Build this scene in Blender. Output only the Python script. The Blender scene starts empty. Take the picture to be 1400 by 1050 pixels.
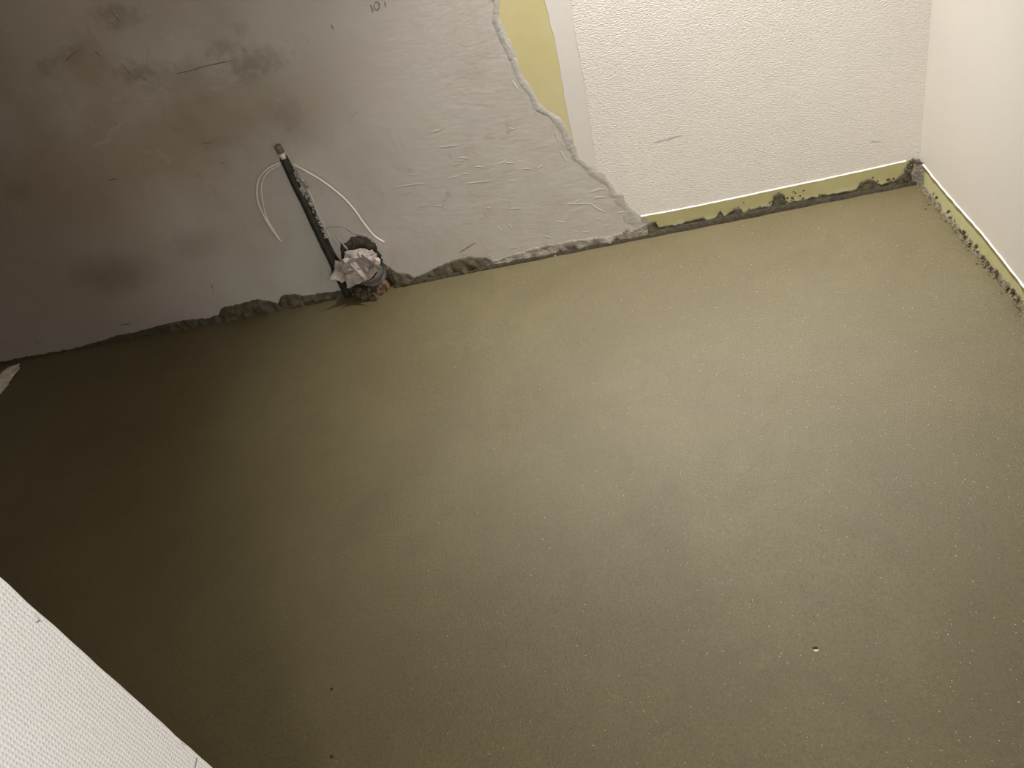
import bpy, bmesh, math, random
from mathutils import Vector, Matrix, noise

random.seed(7)
S = bpy.context.scene
COL = S.collection

# ------------------------------------------------------------------ camera
cam_data = bpy.data.cameras.new('camera')
cam = bpy.data.objects.new('camera', cam_data)
COL.objects.link(cam)
cam_data.sensor_width = 36.0
cam_data.lens = 1000.27 * 36.0 / 1400.0
cam_data.clip_start = 0.02
cam.matrix_world = Matrix(((0.962738, 0.154038, 0.22228, -0.87719),
                           (0.077982, 0.628894, -0.77357, -2.44456),
                           (-0.25895, 0.762079, 0.593448, 1.3),
                           (0, 0, 0, 1)))
S.camera = cam

# ------------------------------------------------------------------ world and lamps
w = bpy.data.worlds.new('world'); S.world = w
w.use_nodes = True
w.node_tree.nodes['Background'].inputs[0].default_value = (0.9, 0.85, 0.75, 1)
w.node_tree.nodes['Background'].inputs[1].default_value = 0.0


def area(name, loc, aim, size, watts, col, shape='DISK', spread=math.pi):
    d = bpy.data.lights.new(name, 'AREA')
    d.shape = shape; d.size = size; d.energy = watts; d.color = col; d.spread = spread
    o = bpy.data.objects.new(name, d); COL.objects.link(o)
    o.location = loc
    o.rotation_euler = (Vector(aim) - Vector(loc)).to_track_quat('-Z', 'Y').to_euler()
    return o


def spot(name, loc, aim, deg, blend, radius, watts, col):
    d = bpy.data.lights.new(name, 'SPOT')
    d.spot_size = math.radians(deg); d.spot_blend = blend; d.shadow_soft_size = radius
    d.energy = watts; d.color = col
    o = bpy.data.objects.new(name, d); COL.objects.link(o)
    o.location = loc
    o.rotation_euler = (Vector(aim) - Vector(loc)).to_track_quat('-Z', 'Y').to_euler()
    return o


# a recessed downlight over the far end of the room; two fills added for unseen passage light behind the camera
spot('room_downlight', (-0.76, -0.24, 2.27), (-0.80, -0.27, 0), 81, 1.0, 0.05, 296.0, (1.0, 0.99, 0.97))
area('passage_fill', (-0.45, -3.7, 1.2), (-0.9, -2.0, 0.9), 0.5, 19.5, (1.0, 1.0, 0.98))
area('passage_side_fill', (-0.05, -2.9, 1.5), (-1.5, -2.4, 0.9), 0.4, 10.0, (0.96, 1.0, 1.06))
V = S.view_settings
V.view_transform = 'Standard'; V.look = 'None'; V.gamma = 1.0; V.use_curve_mapping = False
V.exposure = 0.0

# ------------------------------------------------------------------ measured outlines, metres
# (x, z) on the back wall, (y, z) on the right wall, (x, y) on the floor
PLASTER_EDGE = [(-1.2336,0.8824),(-1.2496,0.834),(-1.2383,0.7817),(-1.2272,0.7348),(-1.2238,0.6843),(-1.2181,0.6413),(-1.2019,0.6092),(-1.1966,0.5912),(-1.1887,0.5532),(-1.1703,0.5268),(-1.1459,0.5037),(-1.1298,0.4874),(-1.1151,0.4412),(-1.1063,0.4007),(-1.1037,0.3531),(-1.0768,0.3228),(-1.0507,0.2871),(-1.0301,0.2742),(-1.0123,0.2317),(-0.9982,0.1951),(-0.9793,0.1851),(-0.9719,0.1523),(-0.9589,0.1206),(-0.9327,0.0885),(-0.9146,0.0698),(-0.907,0.0504),(-0.882,0.0239)]
FILLER_LEFT = [(-1.096,0.8477),(-1.0911,0.7515),(-1.0928,0.6407),(-1.0991,0.5364),(-1.1004,0.4629),(-1.1017,0.3867),(-1.0975,0.3463)]
PAPER_LEFT = [(-1.017,0.8277),(-1.0254,0.7352),(-1.0252,0.6355),(-1.0274,0.5549),(-1.0344,0.4595),(-1.0393,0.3588),(-1.0457,0.2995)]
PAPER_BOTTOM = [(-0.9234,0.0806),(-0.7968,0.0777),(-0.6575,0.0771),(-0.4604,0.0789),(-0.2468,0.0805),(-0.0124,0.0855)]
RIGHT_BOTTOM = [(-0.0113,0.077),(-0.2046,0.0688),(-0.3744,0.0677),(-0.5014,0.0676),(-0.6418,0.0591),(-0.7486,0.0521)]
MORTAR_LEFT = [(-3.7053,0.0137),(-3.4334,0.0068),(-3.2597,0.0188),(-3.1706,0.0278),(-3.041,0.0277),(-2.9818,0.0345),(-2.8537,0.0377),(-2.7378,0.0242),(-2.6833,0.0276),(-2.6492,0.0572),(-2.6302,0.0604),(-2.5636,0.057),(-2.4846,0.0651),(-2.4353,0.0437),(-2.407,0.0268),(-2.3788,0.0565),(-2.3233,0.0551),(-2.2893,0.037),(-2.2565,0.037),(-2.2092,0.0338),(-2.1153,0.0273)]
MORTAR_MID = [(-1.9051,0.0964),(-1.8884,0.0761),(-1.8688,0.0552),(-1.8286,0.0396),(-1.8144,0.0197),(-1.7386,0.0364),(-1.7044,0.0486),(-1.6261,0.0606),(-1.5811,0.0635),(-1.5273,0.0483),(-1.4972,0.0319)]
MORTAR_PALE = [(-1.4972,0.0319),(-1.4699,0.0258),(-1.4152,0.0361),(-1.3276,0.0449),(-1.1881,0.0446),(-1.0941,0.0357),(-1.041,0.0298),(-0.9996,0.0356),(-0.9777,0.0546),(-0.9682,0.0315),(-0.9398,0.043),(-0.907,0.0504)]
MORTAR_STRIP = [(-0.907,0.0504),(-0.8728,0.0515),(-0.868,0.0297),(-0.8165,0.0239),(-0.7511,0.0296),(-0.7177,0.0307),(-0.6883,0.0182),(-0.6623,0.0239),(-0.6479,0.0436),(-0.6375,0.0182),(-0.6031,0.0391),(-0.5853,0.0435),(-0.5744,0.0211),(-0.5243,0.0267),(-0.4777,0.0216),(-0.4687,0.056),(-0.4488,0.0679),(-0.4324,0.0531),(-0.4286,0.0244),(-0.4019,0.0238),(-0.3657,0.0211),(-0.2938,0.0238),(-0.2464,0.0211),(-0.1994,0.0211),(-0.1835,0.0444),(-0.1535,0.0454),(-0.1179,0.0184),(-0.0951,0.0238),(-0.0723,0.0265),(-0.0387,0.0372),(-0.0305,0.051),(-0.0234,0.083),(-0.0032,0.0808)]
POCKET = [(-2.1075,0.1742),(-2.0722,0.2117),(-2.0409,0.227),(-2.0186,0.222),(-1.9866,0.2401),(-1.9551,0.2361),(-1.9224,0.213),(-1.9104,0.1755),(-1.9129,0.1309),(-1.9098,0.0842),(-1.9067,0.0366),(-1.9122,-0.01),(-2.021,-0.0141),(-2.1118,0.0056),(-2.1197,0.0902)]
CHIP = [(-2.0965,0.2805),(-2.0547,0.299),(-1.9998,0.2866),(-1.975,0.2531),(-1.9346,0.2346),(-1.9082,0.2035)]
CABLE_A = [(-1.8678,0.1995),(-1.8955,0.2351),(-1.9142,0.2915),(-1.9255,0.3423),(-1.9446,0.3938),(-1.9709,0.4403),(-2.0032,0.4848),(-2.04,0.5243),(-2.0751,0.5478),(-2.1008,0.5607),(-2.1373,0.5693),(-2.1789,0.5624),(-2.2249,0.5365),(-2.2544,0.4974),(-2.2737,0.449),(-2.2769,0.4016),(-2.2746,0.352),(-2.2638,0.2931)]
CABLE_B = [(-2.0651,0.5385),(-2.0823,0.5509),(-2.1072,0.5595),(-2.1398,0.5644),(-2.1788,0.5568),(-2.2156,0.5315),(-2.2409,0.4943),(-2.2615,0.4373),(-2.2714,0.3943),(-2.2691,0.3383),(-2.2624,0.2896)]
PIPE = [(-2.0962,0.6223),(-2.1097,0.6012),(-2.1063,0.5731),(-2.1059,0.5144),(-2.1071,0.4633),(-2.1043,0.3622),(-2.0973,0.2109),(-2.0905,0.0254)]
PAPER_BALL = [(-2.0132,0.1335),(-2.1152,0.1429),(-1.9193,0.1225),(-1.9766,0.2062),(-2.0636,0.0437)]
SOCKET = [(-1.9863,0.071),(-1.9414,0.0033),(-2.0356,-0.011)]
SCRATCH = [[(-2.337,0.9316),(-2.2768,0.9288),(-2.2317,0.9297),(-2.1726,0.9269),(-2.1199,0.9233)],[(-2.4379,1.1688),(-2.4344,1.1461),(-2.4252,1.1151)],[(-2.4813,1.1623),(-2.4703,1.1463)],[(-2.4988,1.0072),(-2.4908,0.9765),(-2.4859,0.9536)],[(-2.6823,1.0595),(-2.6521,1.0686),(-2.6197,1.077)],[(-2.5668,1.0662),(-2.5494,1.0338)],[(-2.3397,0.6169),(-2.3277,0.6168)],[(-2.7946,0.6578),(-2.7763,0.6565),(-2.7526,0.6538)],[(-2.7774,1.0516),(-2.7686,1.0398)],[(-3.1469,0.0733),(-3.122,0.0719),(-3.0853,0.0718)],[(-2.641,0.1735),(-2.6421,0.1421)],[(-1.7603,0.9445),(-1.7596,0.929)],[(-2.3717,0.7011),(-2.3352,0.6924)],[(-1.6092,0.0857),(-1.5366,0.1137)]]
RIDGE = [[(-1.5546,0.4913),(-1.4878,0.4834)],[(-1.4963,0.4403),(-1.4671,0.4307)],[(-1.5597,0.3786),(-1.5275,0.3766)],[(-1.4941,0.3438),(-1.4206,0.335)],[(-1.4507,0.3971),(-1.4214,0.3875)],[(-1.2411,0.3398),(-1.2238,0.3466)],[(-1.1677,0.1887),(-1.0891,0.1707),(-1.0761,0.1562)],[(-1.078,0.2135),(-1.046,0.2173),(-1.0311,0.2139)],[(-1.0722,0.1896),(-1.0361,0.1869)],[(-1.0787,0.1568),(-1.056,0.1371),(-1.0418,0.128)],[(-1.1545,0.4557),(-1.1503,0.4189)],[(-1.142,0.4221),(-1.133,0.3941)],[(-1.1527,0.3857),(-1.1368,0.3423)],[(-1.502,0.0554),(-1.489,0.0301)],[(-1.4372,0.1619),(-1.4277,0.1355)],[(-1.398,0.162),(-1.3868,0.1414)],[(-1.402,0.0426),(-1.3773,0.0497)],[(-0.9992,0.1154),(-0.9552,0.1111)],[(-1.0085,0.1664),(-0.983,0.1634)],[(-1.2422,0.7673),(-1.2306,0.7401)],[(-1.2514,0.6448),(-1.24,0.6137)],[(-1.7562,0.3905),(-1.6478,0.3795)],[(-1.5619,0.5478),(-1.5301,0.5479)],[(-1.3672,0.2143),(-1.3355,0.2099)]]
WRITING = [[(-1.6177,0.9666),(-1.6167,0.96),(-1.6164,0.9515),(-1.6184,0.9435)],[(-1.6028,0.9671),(-1.6081,0.96),(-1.6082,0.9505),(-1.6023,0.9469),(-1.5938,0.9511),(-1.5899,0.9596),(-1.5921,0.9665),(-1.5983,0.9691),(-1.6028,0.9671)],[(-1.5707,0.9653),(-1.5714,0.9571),(-1.5745,0.9473)]]
BACK_MARK = [[(-0.8394,0.3399),(-0.7957,0.3397),(-0.7471,0.3433)],[(-0.1575,0.1805),(-0.126,0.173)]]
RIGHT_LUMP = [(-0.157,0.0368),(-0.1826,0.0336),(-0.2835,0.0348),(-0.3309,0.0265),(-0.3722,0.016),(-0.4021,0.0245),(-0.441,0.0163),(-0.489,0.0258),(-0.5364,0.0146),(-0.565,0.0145),(-0.5897,0.0103),(-0.6236,0.0188),(-0.6528,0.011),(-0.6915,0.012),(-0.7226,0.0201),(-0.7479,0.0182)]
WALL_PATCHES = [(-2.9535,0.8254),(-2.5481,0.7832),(-2.1753,0.7715),(-1.8427,0.8364),(-3.152,0.2388),(-2.8948,0.3562),(-2.0905,0.8255),(-2.9274,1.0541),(-1.8609,0.9097),(-1.6711,0.147)]
GEM = [(-0.7156,-1.6748),(-1.6816,-1.6894),(-1.6402,-1.8291)]
SCRAP = [(-3.6861,-0.0522),(-3.6337,-0.2673),(-3.827,-0.0153)]

# ------------------------------------------------------------------ material helpers


class NT:
    def __init__(s, name):
        s.m = bpy.data.materials.new(name); s.m.use_nodes = True
        s.t = s.m.node_tree; s.b = s.t.nodes['Principled BSDF']
        s.co = s.t.nodes.new('ShaderNodeTexCoord').outputs['Object']

    def n(s, typ, **kw):
        nd = s.t.nodes.new(typ)
        for k, v in kw.items():
            if k in nd.inputs:
                if hasattr(v, 'is_output') or isinstance(v, bpy.types.NodeSocket):
                    s.t.links.new(v, nd.inputs[k])
                else:
                    nd.inputs[k].default_value = v
            else:
                setattr(nd, k, v)
        return nd

    def noise(s, scale, detail=3.0, rough=0.55, stretch=None, vec=None, dist=0.0):
        v = vec or s.co
        if stretch:
            v = s.n('ShaderNodeMapping', Vector=v, Scale=stretch).outputs[0]
        return s.n('ShaderNodeTexNoise', Vector=v, Scale=scale, Detail=detail, Roughness=rough, Distortion=dist).outputs[0]

    def ramp(s, fac, stops):
        r = s.n('ShaderNodeValToRGB', Fac=fac)
        e = r.color_ramp.elements
        while len(e) < len(stops):
            e.new(0.5)
        for el, (p, c) in zip(e, stops):
            el.position = p; el.color = (*c, 1) if len(c) == 3 else c
        return r.outputs[0]

    def mask(s, fac, a, b):
        return s.n('ShaderNodeMapRange', Value=fac, **{'From Min': a, 'From Max': b}).outputs[0]

    def mix(s, fac, a, b):
        m = s.n('ShaderNodeMix', data_type='RGBA')
        for k, v in ((0, fac), (6, a), (7, b)):
            if isinstance(v, bpy.types.NodeSocket):
                s.t.links.new(v, m.inputs[k])
            else:
                m.inputs[k].default_value = (*v, 1) if isinstance(v, tuple) and len(v) == 3 else v
        return m.outputs[2]

    def math(s, op, a, b=0.0, clamp=False):
        m = s.n('ShaderNodeMath', operation=op); m.use_clamp = clamp
        for k, v in ((0, a), (1, b)):
            if isinstance(v, bpy.types.NodeSocket):
                s.t.links.new(v, m.inputs[k])
            else:
                m.inputs[k].default_value = v
        return m.outputs[0]

    def blob(s, centre, radii, soft=0.35, wobble=0.25, scale=5.0):
        """0..1 mask of an irregular patch at a place on the wall"""
        nz = s.noise(scale, 4.0)
        off = s.n('ShaderNodeVectorMath', operation='SUBTRACT')
        s.t.links.new(s.co, off.inputs[0]); off.inputs[1].default_value = centre
        sc = s.n('ShaderNodeVectorMath', operation='MULTIPLY')
        s.t.links.new(off.outputs[0], sc.inputs[0]); sc.inputs[1].default_value = tuple(1 / r for r in radii)
        ln = s.n('ShaderNodeVectorMath', operation='LENGTH'); s.t.links.new(sc.outputs[0], ln.inputs[0])
        d = s.math('ADD', ln.outputs['Value'], s.math('MULTIPLY', s.math('SUBTRACT', nz, 0.5), wobble * 4))
        return s.mask(d, 1.0 + soft, 1.0 - soft)

    def bump(s, h, strength, dist, prev=None):
        b = s.n('ShaderNodeBump', Height=h, Strength=strength, Distance=dist)
        if prev is not None:
            s.t.links.new(prev, b.inputs['Normal'])
        return b.outputs[0]

    def done(s, color, rough=0.8, normal=None, spec=0.3):
        for k, v in (('Base Color', color), ('Roughness', rough), ('Specular IOR Level', spec)):
            if isinstance(v, bpy.types.NodeSocket):
                s.t.links.new(v, s.b.inputs[k])
            else:
                s.b.inputs[k].default_value = (*v, 1) if isinstance(v, tuple) else v
        if normal is not None:
            s.t.links.new(normal, s.b.inputs['Normal'])
        return s.m


def plain(name, col, rough=0.7, var=0.25, scale=40.0, bump=0.4, dist=0.002, spec=0.3):
    t = NT(name)
    n1 = t.noise(scale, 4)
    dark = tuple(c * (1 - var) for c in col); lite = tuple(min(1, c * (1 + var)) for c in col)
    return t.done(t.ramp(n1, [(0.3, dark), (0.7, lite)]), rough, t.bump(t.noise(scale * 4, 3), bump, dist), spec)


def mat_screed():
    t = NT('fresh screed')
    big = t.noise(1.6, 4, 0.5, dist=0.6)
    mid = t.noise(7.0, 4, 0.6, dist=0.8)
    fine = t.noise(160.0, 3, 0.7)
    sand = t.noise(420.0, 2, 0.7)
    c = t.ramp(big, [(0.35, (0.131, 0.102, 0.041)), (0.65, (0.157, 0.127, 0.056))])
    c = t.mix(t.math('MULTIPLY', t.mask(mid, 0.45, 0.75), 0.6), c, (0.116, 0.090, 0.040))
    c = t.mix(t.math('MULTIPLY', t.mask(sand, 0.55, 0.72), 0.5), c, (0.31, 0.265, 0.15))
    c = t.mix(t.math('MULTIPLY', t.mask(fine, 0.52, 0.3), 0.5), c, (0.072, 0.055, 0.024))
    r = t.n('ShaderNodeMapRange', Value=mid, **{'To Min': 0.39, 'To Max': 0.47}).outputs[0]
    nb = t.bump(t.noise(4.0, 3, 0.5, dist=0.5), 0.10, 0.03)
    nb = t.bump(fine, 0.28, 0.004, nb)
    nb = t.bump(sand, 0.55, 0.003, nb)
    return t.done(c, r, nb, 0.92)


SMUDGES = [(-2.4159, 1.1327, 0.06, 0.03, 0.5), (-2.4677, 1.1501, 0.05, 0.03, 0.35), (-2.7633, 1.0506, 0.035, 0.025, 0.5), (-2.6595, 1.0704, 0.06, 0.025, 0.35), (-2.4759, 0.9729, 0.05, 0.03, 0.5), (-2.4165, 0.9631, 0.06, 0.02, 0.3), (-2.1376, 0.9646, 0.05, 0.022, 0.45), (-2.0456, 0.9003, 0.09, 0.035, 0.4), (-2.0899, 0.8783, 0.08, 0.04, 0.3), (-2.5878, 1.0969, 0.04, 0.03, 0.3), (-2.0503, 1.0015, 0.03, 0.02, 0.3), (-2.019, 0.7212, 0.05, 0.05, 0.3), (-2.3093, 0.6863, 0.06, 0.03, 0.3), (-3.1705, 0.6978, 0.05, 0.03, 0.3), (-2.3422, 0.9233, 0.1, 0.03, 0.3)]


def mat_plaster():
    t = NT('levelling plaster')
    big = t.noise(1.7, 5, 0.6, dist=0.7)
    mid = t.noise(6.0, 5, 0.6, dist=1.0)
    fine = t.noise(60.0, 4, 0.6, stretch=(0.5, 1, 1.6))
    c = t.ramp(big, [(0.3, (0.50, 0.455, 0.40)), (0.5, (0.575, 0.525, 0.475)), (0.7, (0.57, 0.555, 0.495))])
    c = t.mix(t.math('MULTIPLY', t.mask(mid, 0.5, 0.75), 0.35), c, (0.44, 0.38, 0.32))
    # darker brown patches high on the left, a mouldy spot low down
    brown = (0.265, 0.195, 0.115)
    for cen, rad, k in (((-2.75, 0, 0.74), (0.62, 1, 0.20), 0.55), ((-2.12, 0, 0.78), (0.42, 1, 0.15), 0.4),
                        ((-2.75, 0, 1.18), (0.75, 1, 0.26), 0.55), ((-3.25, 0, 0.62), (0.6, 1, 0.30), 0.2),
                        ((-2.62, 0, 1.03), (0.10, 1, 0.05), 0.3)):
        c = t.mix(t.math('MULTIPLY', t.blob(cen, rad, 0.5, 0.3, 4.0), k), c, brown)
    c = t.mix(t.math('MULTIPLY', t.blob((-3.2, 0, 0.45), (0.75, 1, 0.45), 0.5, 0.2, 4.0), 0.5), c, (0.43, 0.34, 0.25))
    c = t.mix(t.math('MULTIPLY', t.blob((-3.02, 0, 0.30), (0.14, 1, 0.075), 0.6, 0.25, 9.0), 0.38), c, (0.15, 0.135, 0.08))
    c = t.mix(t.math('MULTIPLY', t.blob((-2.62, 0, 0.34), (0.10, 1, 0.05), 0.6, 0.25, 9.0), 0.2), c, (0.15, 0.13, 0.08))
    c = t.mix(t.math('MULTIPLY', t.blob((-3.3, 0, 0.83), (0.05, 1, 0.06), 0.4, 0.25, 9.0), 0.45), c, (0.16, 0.17, 0.10))
    c = t.mix(t.math('MULTIPLY', t.blob((-1.70, 0, 0.84), (0.26, 1, 0.30), 0.6, 0.2, 4.0), 0.55), c, (0.68, 0.62, 0.56))  # lighter patch painted in where the downlight's cone falls short
    for cx, cz, rx, rz, k in SMUDGES:               # grubby little smudges
        c = t.mix(t.math('MULTIPLY', t.blob((cx, 0, cz), (rx, 1, rz), 0.55, 0.75, 34.0), k * 0.65), c, (0.17, 0.135, 0.09))
    # paler filler swipes
    sw = t.mask(t.noise(9.0, 5, 0.65, stretch=(0.8, 1, 1.8), dist=1.6), 0.6, 0.68)
    c = t.mix(t.math('MULTIPLY', sw, 0.22), c, (0.60, 0.56, 0.49))
    dk = t.mask(t.noise(5.0, 6, 0.7, dist=2.2), 0.63, 0.7)
    c = t.mix(t.math('MULTIPLY', dk, 0.3), c, (0.24, 0.20, 0.145))
    nb = t.bump(mid, 0.14, 0.012)
    nb = t.bump(t.noise(22.0, 4, 0.55, stretch=(0.45, 1, 1.5), dist=0.8), 0.12, 0.006, nb)
    nb = t.bump(fine, 0.25, 0.0015, nb)
    return t.done(c, 0.62, nb, 0.3)


def mat_board():
    t = NT('yellow green plasterboard')
    sep = t.n('ShaderNodeSeparateXYZ', Vector=t.co)
    skim = t.mask(sep.outputs['Z'], 0.16, 0.30)     # a thin film of filler covers the upper strip
    c = t.ramp(t.noise(9.0, 4), [(0.3, (0.59, 0.55, 0.28)), (0.7, (0.65, 0.61, 0.33))])
    c = t.mix(skim, c, t.ramp(t.noise(5.0, 3), [(0.35, (0.62, 0.54, 0.26)), (0.65, (0.66, 0.58, 0.33))]))
    return t.done(c, 0.75, t.bump(t.noise(150.0, 2), 0.15, 0.001), 0.2)


def mat_paper_textured(name, col, sx, sz, strength, dist, axis='x'):
    """painted glass fibre wallpaper: a soft woven relief"""
    t = NT(name)
    st = (sx, 1.0, sz) if axis == 'x' else (1.0, sx, sz)
    weave = t.noise(1.0, 3, 0.6, stretch=st)
    clump = t.noise(12.0, 4, 0.55)
    c = t.ramp(t.noise(3.0, 4), [(0.3, tuple(v * 0.95 for v in col)), (0.7, col)])
    h = t.math('ADD', weave, t.math('MULTIPLY', clump, 0.5))
    return t.done(c, 0.55, t.bump(h, strength, dist), 0.35)


def mat_weave():
    t = NT('woven wallpaper')
    wv = t.n('ShaderNodeTexWave', Vector=t.n('ShaderNodeMapping', Vector=t.co, Rotation=(0.0, 0, 0)).outputs[0], Scale=60.0, Distortion=2.0, Detail=2.0)
    wv.bands_direction = 'Z'
    w2 = t.n('ShaderNodeTexWave', Vector=t.co, Scale=75.0, Distortion=2.5, Detail=2.0)
    w2.bands_direction = 'Y'
    h = t.math('MULTIPLY', wv.outputs['Fac'], w2.outputs['Fac'])
    h = t.math('ADD', h, t.math('MULTIPLY', t.noise(140.0, 3), 1.1))
    c = t.ramp(t.noise(4.0, 3), [(0.3, (0.77, 0.74, 0.72)), (0.7, (0.80, 0.78, 0.765))])
    return t.done(c, 0.6, t.bump(h, 0.38, 0.0018), 0.3)


def mat_socket():
    t = NT('orange plastic caked with mortar')
    clean = t.blob((-1.940, -0.045, 0.016), (0.028, 0.06, 0.017), 0.3, 0.3, 45.0)
    dirt = t.ramp(t.noise(60.0, 4), [(0.3, (0.06, 0.045, 0.028)), (0.7, (0.13, 0.085, 0.05))])
    return t.done(t.mix(clean, dirt, (0.31, 0.115, 0.065)), 0.55, t.bump(t.noise(60.0, 4), 0.5, 0.004), 0.3)


M = {
    'screed': mat_screed(),
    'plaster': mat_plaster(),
    'board': mat_board(),
    'wallpaper': mat_paper_textured('back wallpaper', (0.80, 0.745, 0.675), 105.0, 260.0, 0.65, 0.0042),
    'right_paper': mat_paper_textured('right wallpaper', (0.82, 0.765, 0.69), 60.0, 90.0, 0.22, 0.002, 'y'),
    'weave': mat_weave(),
    'filler': plain('smooth filler', (0.74, 0.69, 0.63), 0.6, 0.06, 6.0, 0.15, 0.001),
    'paper_edge': plain('torn paper edge', (0.93, 0.91, 0.84), 0.7, 0.05, 60.0, 0.2, 0.001),
    'mortar': plain('damp mortar', (0.105, 0.088, 0.055), 0.65, 0.35, 45.0, 0.8, 0.006),
    'mortar_pale': plain('drying mortar', (0.27, 0.235, 0.185), 0.75, 0.3, 30.0, 0.8, 0.006),
    'mortar_crust': plain('mortar crust', (0.30, 0.25, 0.165), 0.75, 0.45, 90.0, 0.9, 0.006),
    'plaster_rim': plain('plaster rim', (0.475, 0.445, 0.395), 0.7, 0.12, 14.0, 0.5, 0.004),
    'plaster_lip': plain('plaster lip', (0.59, 0.55, 0.49), 0.6, 0.1, 14.0, 0.3, 0.002),
    'scratch': plain('scratch in plaster', (0.215, 0.175, 0.125), 0.8, 0.3, 60.0, 0.3, 0.002),
    'scuff': plain('scuffed paper', (0.56, 0.52, 0.46), 0.7, 0.1, 60.0, 0.1, 0.001),
    'joint': plain('dark open joint', (0.055, 0.045, 0.028), 0.9, 0.4, 60.0, 0.8, 0.006),
    'scrap': plain('pale scrap', (0.80, 0.73, 0.62), 0.7, 0.2, 40.0, 0.5, 0.004),
    'graphite': plain('pencil', (0.30, 0.27, 0.235), 0.6, 0.2, 80.0, 0.1, 0.001),
    'sleeve': plain('black pipe sleeve', (0.035, 0.032, 0.024), 0.5, 0.4, 50.0, 0.5, 0.003),
    'collar': plain('white plastic', (0.72, 0.70, 0.62), 0.4, 0.08, 30.0, 0.1, 0.001),
    'cap': plain('dull brass', (0.16, 0.125, 0.08), 0.5, 0.35, 60.0, 0.4, 0.002, 0.5),
    'cable': plain('white cable', (0.74, 0.69, 0.60), 0.45, 0.08, 30.0, 0.1, 0.001),
    'crumb': plain('plaster crumb', (0.40, 0.36, 0.31), 0.8, 0.3, 80.0, 0.5, 0.003),
    'hollow': plain('broken wall inside', (0.19, 0.16, 0.12), 0.9, 0.5, 30.0, 1.0, 0.01),
    'grey_pipe': plain('dirty grey plastic', (0.20, 0.185, 0.16), 0.5, 0.4, 25.0, 0.3, 0.002),
    'ring': mat_socket(),
    'tissue': plain('crumpled paper', (0.50, 0.43, 0.385), 0.65, 0.30, 30.0, 0.35, 0.003),
    'sand': plain('wet sand grain', (0.90, 0.86, 0.76), 0.25, 0.1, 80.0, 0.0, 0.001, 0.6),
    'chip_white': plain('white stone chip', (0.85, 0.80, 0.70), 0.4, 0.05, 200.0, 0.2, 0.001),
    'chip_dark': plain('dark stone chip', (0.03, 0.025, 0.015), 0.7, 0.3, 200.0, 0.2, 0.001),
    'ceiling': plain('ceiling paint', (0.78, 0.75, 0.70), 0.8, 0.04, 4.0, 0.1, 0.001),
}

# ------------------------------------------------------------------ object helpers


def link(name, me, mat, parent=None, smooth=False):
    o = bpy.data.objects.new(name, me)
    COL.objects.link(o)
    if mat is not None:
        me.materials.append(M[mat])
    if parent is not None:
        o.parent = parent
    if smooth:
        for p in me.polygons:
            p.use_smooth = True
    return o


def obj(name, bm, mat, parent=None, smooth=False):
    bmesh.ops.recalc_face_normals(bm, faces=bm.faces)
    me = bpy.data.meshes.new(name); bm.to_mesh(me); bm.free()
    return link(name, me, mat, parent, smooth)


def pyobj(name, v, f, mat, parent=None, smooth=False):
    me = bpy.data.meshes.new(name); me.from_pydata(v, [], f); me.update()
    bm = bmesh.new(); bm.from_mesh(me)
    bmesh.ops.recalc_face_normals(bm, faces=bm.faces)
    bm.to_mesh(me); bm.free()
    return link(name, me, mat, parent, smooth)


def structure(o):
    o['kind'] = 'structure'; return o


def thing(o, label, cat, group=None):
    o['label'] = label; o['category'] = cat
    if group:
        o['group'] = group
    return o


def empty(name, loc):
    o = bpy.data.objects.new(name, None); COL.objects.link(o); o.location = loc
    o.empty_display_size = 0.05
    return o


def add_box(bm, a, b):
    vs = [bm.verts.new((x, y, z)) for x in (a[0], b[0]) for y in (a[1], b[1]) for z in (a[2], b[2])]
    for f in ((0, 1, 3, 2), (4, 6, 7, 5), (0, 4, 5, 1), (2, 3, 7, 6), (0, 2, 6, 4), (1, 5, 7, 3)):
        bm.faces.new([vs[i] for i in f])


def roughen(pts, step, amp, seed, closed=True):
    """finer outline with small irregularities"""
    out = []
    n = len(pts)
    for i in range(n if closed else n - 1):
        a = Vector(pts[i]); b = Vector(pts[(i + 1) % n]); d = b - a
        k = max(1, int(d.length / step))
        nr = Vector((-d.y, d.x)).normalized() if d.length > 1e-6 else Vector((0, 0))
        for j in range(k):
            q = a + d * (j / k)
            if j:
                q = q + nr * amp * noise.noise(Vector((q.x * 60, q.y * 60, seed)))
            out.append((q.x, q.y))
    if not closed:
        out.append(tuple(pts[-1]))
    return out


def sheet(name, outer, holes, y0, y1, mat, parent, plane='xz'):
    """a layer on a wall: outline (with holes) filled at depth y1 and carried back to y0"""
    bm = bmesh.new()

    def P(p, d):
        return (p[0], d, p[1]) if plane == 'xz' else (d, p[0], p[1])
    loops = []
    for lp in [outer] + holes:
        vs = [bm.verts.new(P(p, y1)) for p in lp]
        es = [bm.edges.new((vs[i], vs[(i + 1) % len(vs)])) for i in range(len(vs))]
        loops.append((vs, es))
    bmesh.ops.triangle_fill(bm, use_beauty=True, use_dissolve=False, edges=[e for _, es in loops for e in es])
    for (vs, _), lp in zip(loops, [outer] + holes):
        bk = [bm.verts.new(P(p, y0)) for p in lp]
        for i in range(len(vs)):
            j = (i + 1) % len(vs)
            fc = bm.faces.new((vs[i], vs[j], bk[j], bk[i]))
            if lp is not outer: fc.material_index = 1
    o = obj(name, bm, mat, parent)
    if holes: o.data.materials.append(M['hollow'])
    return o


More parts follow.
